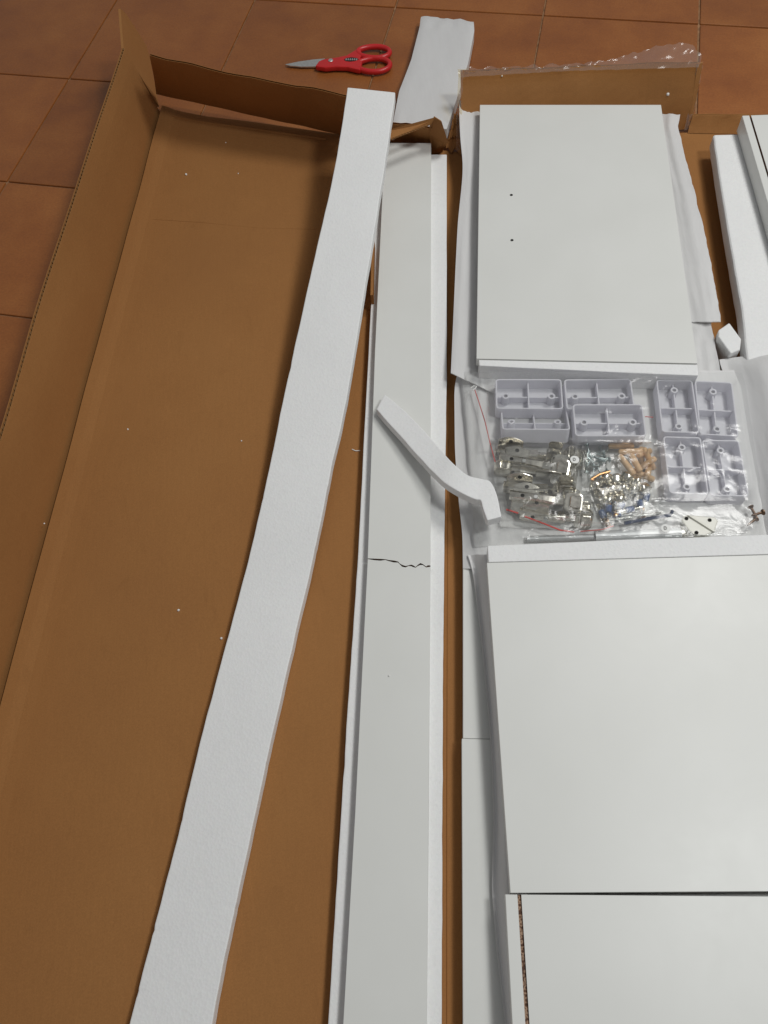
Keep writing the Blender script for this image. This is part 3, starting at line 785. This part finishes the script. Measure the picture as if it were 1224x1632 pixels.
# ---------------------------------------------------------------- hardware
ZH = .0415
def orient(o, p, az, tilt=0.0, roll=0.0):
    o.matrix_world = Matrix.Translation(p) @ Matrix.Rotation(az, 4, 'Z') @ Matrix.Rotation(tilt, 4, 'Y') @ Matrix.Rotation(roll, 4, 'X')
def hinge_proto():
    rt = root('hinge_fitting', (0, 0, 0), 'x', 'hinge')
    arm = []
    for i in range(9):
        u = i/8; x = -.054+.062*u; hw = .0085-.002*math.sin(u*3.1); h = .010+.004*math.sin(u*2.6)
        arm.append([Vector((x, -hw, .002)), Vector((x, -hw*.95, h)), Vector((x, -hw*.55, h+.002)), Vector((x, hw*.55, h+.002)), Vector((x, hw*.95, h)), Vector((x, hw, .002))])
    mesh('arm', *shell(arm, Vector((0, 0, -.0011))), NICK, rt, smooth=False)
    mesh('arm_slot', *lathe([(.0028, 0), (.0028, .0006)], 14, c=(-.036, 0, .0145)), DARK, rt)
    s = mesh('adjusting_screw', *lathe([(.0035, 0), (.0035, .0012), (.0026, .0022)], 14, c=(-.018, 0, .0155)), STEEL, rt)
    wing = []
    for i in range(9):
        u = i/8; x = -.050+.036*u; bulge = .006*math.sin(math.pi*u)
        wing.append([Vector((x, -.021-bulge, .001)), Vector((x, -.012, .0025)), Vector((x, .012, .0025)), Vector((x, .021+bulge, .001))])
    pt = mesh('mounting_plate', *shell(wing, Vector((0, 0, -.0018))), NICK, rt, bevel=.0005, seg=1)
    for sy in (-1, 1): mesh('plate_hole', *lathe([(.0030, 0), (.0030, .0008)], 14, c=(-.032, sy*.019, .0016)), DARK, rt)
    cp = mesh('cup', *prism([(x+.033, y, .0125) for x, y in rr_poly(.026, .031, .007)], .0135), NICK, rt, bevel=.0022, seg=2)
    mesh('cup_cap', *prism([(x+.036, y, .0165) for x, y in rr_poly(.015, .020, .003)], .006), NICK, cp, bevel=.0012, seg=1, org=Vector((0, 0, 0)))
    fl = [(x+.032, y*1.0) for x, y in rr_poly(.020, .052, .006)]
    mesh('cup_flange', *prism([(x, y, -.0008) for x, y in fl], .0014), NICK, rt, bevel=.0003, seg=1)
    mesh('link', *box(.004, .022, -.006, .006, .003, .0105), NICK, rt, bevel=.0012)
    return rt
hp = hinge_proto()
hs = [((848, 722), -8, 0, 65, 'topmost nickel cabinet hinge in the bag below the tilted foot'), ((856, 742), -14, .010, 20, 'nickel cabinet hinge with the round white sticker beside its cup'),
      ((864, 776), -5, .008, 70, 'nickel cabinet hinge in the middle of the pile, cup to the right'), ((874, 799), -9, .012, 15, 'nickel cabinet hinge near the front of the pile above the red zip'),
      ((890, 820), -4, .002, 55, 'lowest nickel cabinet hinge against the red zip'),
      ((838, 757), 172, .004, 80, 'nickel cabinet hinge turned the other way, arm under the pile'), ((906, 760), 80, .004, 30, 'nickel cabinet hinge lying crosswise at the right of the pile')]
for i, ((x, y), a, dz, rl, lab) in enumerate(hs):
    o = hp if i == 0 else copy_tree(hp)
    orient(o, at(x, y, ZH+.006+dz), R(-9+a), R(random.uniform(-5, 5)), R(rl)); o.matrix_world = o.matrix_world @ Matrix.Diagonal((.92, .8, .9, 1)); tag(o, lab, 'hinge', 'nickel hinges in the clear bag')
# numbered stickers
def sticker(x, y, z, lab):
    rt = root('round_sticker', at(x, y, z), lab, 'sticker')
    mesh('disc', *lathe([(.0058, 0), (.0058, .0003)], 24, c=at(x, y, z)), WHITEPAPER, rt)
    c = at(x, y, z)+Vector((-.0008, .0002, .0005)); q = []
    pth = [(-.0012, -.002), (.0004, -.002), (.0014, -.0012), (.0014, .0012), (.0004, .002), (-.0012, .002)]
    cs, sn = math.cos(R(-9)), math.sin(R(-9))
    path = [c+Vector((px*cs-py*sn, px*sn+py*cs, 0)) for px, py in pth]
    mesh('printed_letter', *tube(path, .0004, 6, True), DARK, rt)
sticker(916, 732.5, .0735, 'small round white sticker with a letter on the hinge bag')
sticker(1061, 842, .0615, 'small round white sticker by the white bracket')

def simple_proto(name, cat, parts):
    rt = root(name, (0, 0, 0), 'x', cat)
    for nm, (v, f), m in parts: mesh(nm, v, f, m, rt, smooth=False)
    return rt
def scatter(proto, items, group, cat):
    for i, (p, az, tl, lab) in enumerate(items):
        o = proto if i == 0 else copy_tree(proto)
        orient(o, p, az, tl, random.uniform(0, 6)); tag(o, lab, cat, group)
# dowels
dl_ = lathe([(.0026, -.0165), (.0039, -.0148), (.0041, 0), (.0039, .0148), (.0026, .0165)], 14, 'x')
def dowel_proto():
    o = mesh('wooden_dowel', *dl_, WOOD, org=Vector((0, 0, 0)), smooth=True); tag(o, 'x', 'dowel'); return o
dw = dowel_proto()
ditems = [((990, 710.5), 2, 0, .012, 'uppermost horizontal beech dowel in the bag'), ((1006, 719.5), 4, 0, .016, 'horizontal beech dowel resting across the two leaning ones'),
          ((999, 741), -58, 5, .012, 'left one of the two leaning beech dowels'), ((1012, 736), -72, -4, .014, 'right one of the two leaning beech dowels')]
lab2 = 'beech dowel in the blurred heap right of the leaning dowels'
ditems += [((1027, 722), 40, 30, .008, lab2), ((1034, 731), -50, 40, .009, lab2), ((1028, 741), 20, -40, .007, lab2), ((1033, 751), 70, 30, .006, lab2), ((1024, 757), -20, 10, .007, lab2), ((1022, 731), -80, 55, .004, lab2)]
for i, ((x, y), a, t, dz, lab) in enumerate(ditems):
    o = dw if i == 0 else copy_tree(dw)
    orient(o, at(x, y, ZH+dz), R(a-9), R(t), random.uniform(0, 6)); tag(o, lab, 'dowel', 'beech dowels in the hardware bag')
# small zinc screws
sp = lathe([(.0005, -.0085), (.0013, -.006), (.0015, .0055), (.0034, .0082), (.0034, .0088)], 10, 'x')
s0 = mesh('screw', *sp, ZINC, org=Vector((0, 0, 0)))
for i in range(22):
    o = s0 if i == 0 else copy_tree(s0)
    x = 953+random.gauss(0, 11); y = 731+random.gauss(0, 9)
    orient(o, at(x, y, ZH+.004+random.random()*.012), random.uniform(0, 6.28), R(random.uniform(-35, 35))); tag(o, 'small bluish zinc screw in the heap left of the beech dowels', 'screw', 'zinc screws in the hardware bag')
# cam locks
cam_prof = [(.0074, -.006), (.0083, -.005), (.0083, .0035), (.0072, .0058), (.0045, .0071), (.0015, .0074)]
cl0 = mesh('cam_lock', *lathe(cam_prof, 20), NICK, org=Vector((0, 0, 0)), smooth=True)
cpos = [(950, 772), (966, 763), (982, 765), (999, 762), (1014, 768), (958, 788), (975, 780), (992, 779), (1008, 781), (1024, 779), (968, 798), (986, 795)]
for i, (x, y) in enumerate(cpos):
    o = cl0 if i == 0 else copy_tree(cl0)
    orient(o, at(x, y, ZH+.011+.006*random.random()), random.uniform(0, 6), R(random.uniform(-70, 70)), 0); tag(o, 'round nickel cam lock in the shiny heap below the dowels', 'cam lock', 'cam locks in the hardware bag')
# bolts with blue sleeves
bp_ = root('cam_bolt', (0, 0, 0), 'x', 'bolt')
mesh('shank', *lathe([(.0016, -.018), (.0016, .012), (.0032, .012), (.0034, .015), (.0020, .0162)], 12, 'x'), NICK, bp_)
mesh('sleeve', *lathe([(.0036, -.006), (.0042, -.005), (.0042, .004), (.0036, .005)], 12, 'x'), BLUE, bp_)
mesh('tip', *lathe([(.0022, -.021), (.0029, -.0195), (.0029, -.016), (.0016, -.015)], 12, 'x'), BRASS, bp_)
for i, (x, y, a, dz) in enumerate([(970, 810, 80, .010), (990, 806, 60, .013), (1004, 812, 15, .010), (1020, 803, 100, .009), (960, 819, 110, .006), (983, 820, 10, .006), (1030, 792, 70, .008)]):
    o = bp_ if i == 0 else copy_tree(bp_)
    orient(o, at(x, y, ZH+dz), R(a-9), R(random.uniform(-15, 15))); tag(o, 'small bolt with a blue sleeve in front of the cam locks', 'bolt', 'blue sleeved bolts in the hardware bag')
o = mesh('brass_pin', *tube([at(942, 764, ZH+.018), at(955, 756, ZH+.020), at(972, 751, ZH+.02)], .0017, 8), BRASS); tag(o, 'thin coppery pin between the zinc screws and the cam locks', 'pin')
# hex keys
o = mesh('hex_key', *tube([at(995, 834, .051), at(1030, 827, .053), at(1068, 821, .055), at(1072, 814, .055)], .0024, 6), DKBLUE); tag(o, 'dark blue hex key right of the blue sleeved bolts', 'hex key')
o = mesh('hex_key', *tube([at(965, 830, .050), at(1015, 822, .054), at(1056, 817.5, .056)], .0017, 6), STEEL); tag(o, 'thin bright steel rod beside the dark blue hex key', 'rod')
# gas strut
gs = root('gas_strut', at(1000, 855, .042), 'grey gas strut lying along the back edge of the middle panel', 'gas strut')
mesh('cylinder', *tube([at(948, 855.5, .0485), at(1085, 849.5, .0485)], .0072, 16), STRUTM, gs, smooth=False)
mesh('piston_rod', *tube([at(840, 859, .0475), at(950, 855.5, .0475)], .0038, 12), mat_simple('grey_rod', (.42, .43, .43), .5, .3), gs)
mesh('end_fitting', *tube([at(1084, 849.5, .0485), at(1106, 848.3, .0485)], [.0075, .006], 12), NICK, gs)
# white triangular bracket
br = root('plastic_bracket', at(1115, 835, .046), 'off-white triangular plastic bracket with screw holes, right of the gas strut', 'bracket')
bpts = [(1086, 829), (1089, 823), (1095, 820), (1140, 824), (1145, 830), (1139, 846), (1125, 853), (1108, 852), (1098, 846)]
mesh('bracket_body', *prism([at(x, y, .062) for x, y in bpts], .011), WHITEP, br, bevel=.0016, seg=2)
mesh('rib', *prism([at(x, y, .0645) for x, y in [(1096, 821), (1100, 820.6), (1141, 846), (1138, 847.5)]], .004), WHITEP, br, bevel=.0006)
for x, y in ((1094, 826.5), (1131, 829), (1110, 849)): mesh('screw_hole', *lathe([(.0024, 0), (.0024, .0006)], 14, c=at(x, y, .0621)), DARK, br)
# bronze screws at the right
bs0 = mesh('bronze_screw', *lathe([(.0008, -.008), (.0017, -.006), (.0017, .005), (.0040, .007), (.0040, .0085)], 10, 'x'), BROWNM, org=Vector((0, 0, 0)))
for i, (x, y, a, lab) in enumerate([(1201, 816, 100, 'upper of the bronze screws at the right end of the bag'), (1207, 819, 10, 'bronze screw pointing right, between the other two'), (1198, 832, 30, 'lowest of the bronze screws at the right end of the bag')]):
    o = bs0 if i == 0 else copy_tree(bs0)
    orient(o, at(x, y, .054), R(a), 0); tag(o, lab, 'screw', 'bronze screws')

# ---------------------------------------------------------------- clear bags
def wrinkle(x, y, seed=0.0):
    a = noise.noise(Vector((x*18+seed, y*18, seed))); b = noise.noise(Vector((x*42+3*a, y*42+seed, seed+4))); c = noise.noise(Vector((x*95, y*95+2*b, seed+9)))
    return (1-abs(a)*2)*.5+(1-abs(b)*2)*.26+(1-abs(c)*2)*.09
def bag(name, poly, hf, n, m, mat, label, seed, amp, lowtop=True, fall=.10):
    gr = []; amp *= .75
    for i in range(n+1):
        v = i/n; rr = []
        for j in range(m+1):
            u = j/m
            a, b, c, d = poly
            x = (a[0]*(1-u)+b[0]*u)*(1-v)+(d[0]*(1-u)+c[0]*u)*v; y = (a[1]*(1-u)+b[1]*u)*(1-v)+(d[1]*(1-u)+c[1]*u)*v
            q = at(x, y, .05); e = min(u, 1-u, 1-v, v if lowtop else 1)
            x += 5*nz(v*6, seed, 1)*ss(.1, 0, min(u, 1-u)); y += 4*nz(u*9, seed, 2)*ss(.1, 0, min(v, 1-v))
            z = hf(x, y); z = .0425+(z-.0425)*ss(0, fall, e)+amp*wrinkle(q.x, q.y, seed)
            rr.append(at(x, y, z))
        gr.append(rr)
    rt = root(name, at((poly[0][0]+poly[2][0])/2, (poly[0][1]+poly[2][1])/2, .042), label, 'bag')
    mesh('film', *openg(gr), mat, rt, smooth=True)
    return rt
def h_outer(x, y):
    z = .060
    z = max(z, .0695*ss(1022, 1038, x)*ss(1222, 1204, x)*ss(818, 798, y))
    z = max(z, .0755*ss(718, 704, y)*ss(1052, 1040, x)*ss(765, 780, x))
    z = max(z, .066*ss(785, 810, x)*ss(950, 920, x)*ss(850, 815, y))
    return z+.0005
ob = bag('clear_bag', [(736, 592), (1186, 594), (1224, 861), (758, 870)], h_outer, 100, 140, CLEAR, 'large clear zip bag spread over the plastic feet and fittings', 2.0, .0026, False, .035)
def h_in(x, y): return .066
b1 = bag('clear_bag', [(782, 700), (928, 703), (985, 846), (800, 840)], lambda x, y: .071, 46, 46, CLEAR2, 'small clear bag holding the nickel hinges', 5.0, .0034)
b2 = bag('clear_bag', [(920, 697), (1046, 700), (1062, 826), (940, 842)], lambda x, y: .066, 46, 46, CLEAR2, 'small clear bag holding the dowels, screws and cam locks', 8.0, .0034)
def zipline(parent, pts, r=.0010):
    P = []
    for (a, b) in zip(pts, pts[1:]):
        for k in range(6): t = k/6; P.append(at(a[0]+(b[0]-a[0])*t, a[1]+(b[1]-a[1])*t, a[2]+(b[2]-a[2])*t))
    P.append(at(*pts[-1])); mesh('zip_line', *tube(P, r, 6), REDLINE, parent, smooth=True)
zipline(ob, [(756.5, 621, .052), (763, 640, .054), (773, 672, .058), (781, 706, .060), (789, 736, .060)], .0007)
zipline(b1, [(807, 812, .066), (826, 818, .068)], .0011); zipline(b1, [(836, 823, .069), (868, 835, .067), (893, 845, .062), (915, 848, .056)], .0010)
zipline(b2, [(925, 847, .055), (960, 844, .056), (978, 838, .058)], .0007)
zipline(b2, [(1028, 664, .061), (1041, 665, .061)], .0006)
pts = [(750, 619, .053), (755, 615, .0545), (759.5, 616, .0545), (757, 619.5, .0545), (753.5, 622, .054)]
mesh('zip_pull', *tube([at(*p) for p in pts], .0010, 6), WHITEPAPER, ob)

# ---------------------------------------------------------------- crumbs
crumbs = [((297, 279), .0026, ZC), ((380, 277), .0014, ZC), ((204, 685), .0018, ZC), ((385, 703), .0014, ZC), ((285, 973), .0022, ZC), ((353, 1018), .0022, ZC), ((71, 835), .0014, .03), ((360, 228), .0016, ZC), ((620, 1077), .0012, .041), ((1064, 152), .0040, .062), ((800, 122), .0020, .097)]
where = {0: 'largest white foam crumb on the far part of the bare cardboard', 1: 'tiny white foam crumb level with the largest one, nearer the long strip', 2: 'tiny white foam crumb halfway down near the left side wall', 3: 'tiny white foam crumb halfway down beside the long strip',
         4: 'white foam crumb alone on the near left cardboard', 5: 'white foam crumb touching the left edge of the long strip', 7: 'tiny white foam crumb just in front of the dark end flap', 9: 'larger white foam crumb stuck on the tall flap behind the upper panel', 10: 'tiny white foam crumb high on the left of the tall flap', 6: 'tiny white foam crumb caught on the left side wall', 8: 'tiny white foam crumb on the cracked board'}
for i, ((x, y), r, z) in enumerate(crumbs):
    c = at(x, y, z); bmx = bmesh.new(); bmesh.ops.create_icosphere(bmx, subdivisions=2, radius=r*.75)
    for v in bmx.verts: v.co *= 1+.35*noise.noise(v.co*600+Vector((i, 0, 0)))
    vs = [v.co+c+Vector((0, 0, r*.6)) for v in bmx.verts]; fs = [[v.index for v in f.verts] for f in bmx.faces]; bmx.free()
    o = mesh('foam_crumb', vs, fs, WHITEPAPER, smooth=True)
    tag(o, where.get(i, 'tiny white foam crumb lying on the bare cardboard left of the long strip'), 'foam crumb', 'white foam crumbs')
o = mesh('foam_sliver', *tube([at(561, 716, ZC+.001), at(567, 718.5, ZC+.0012), at(574, 718, ZC+.001)], .0007, 6), WHITEPAPER)
tag(o, 'thin pale sliver on the cardboard between the long strip and the cracked board', 'foam sliver')
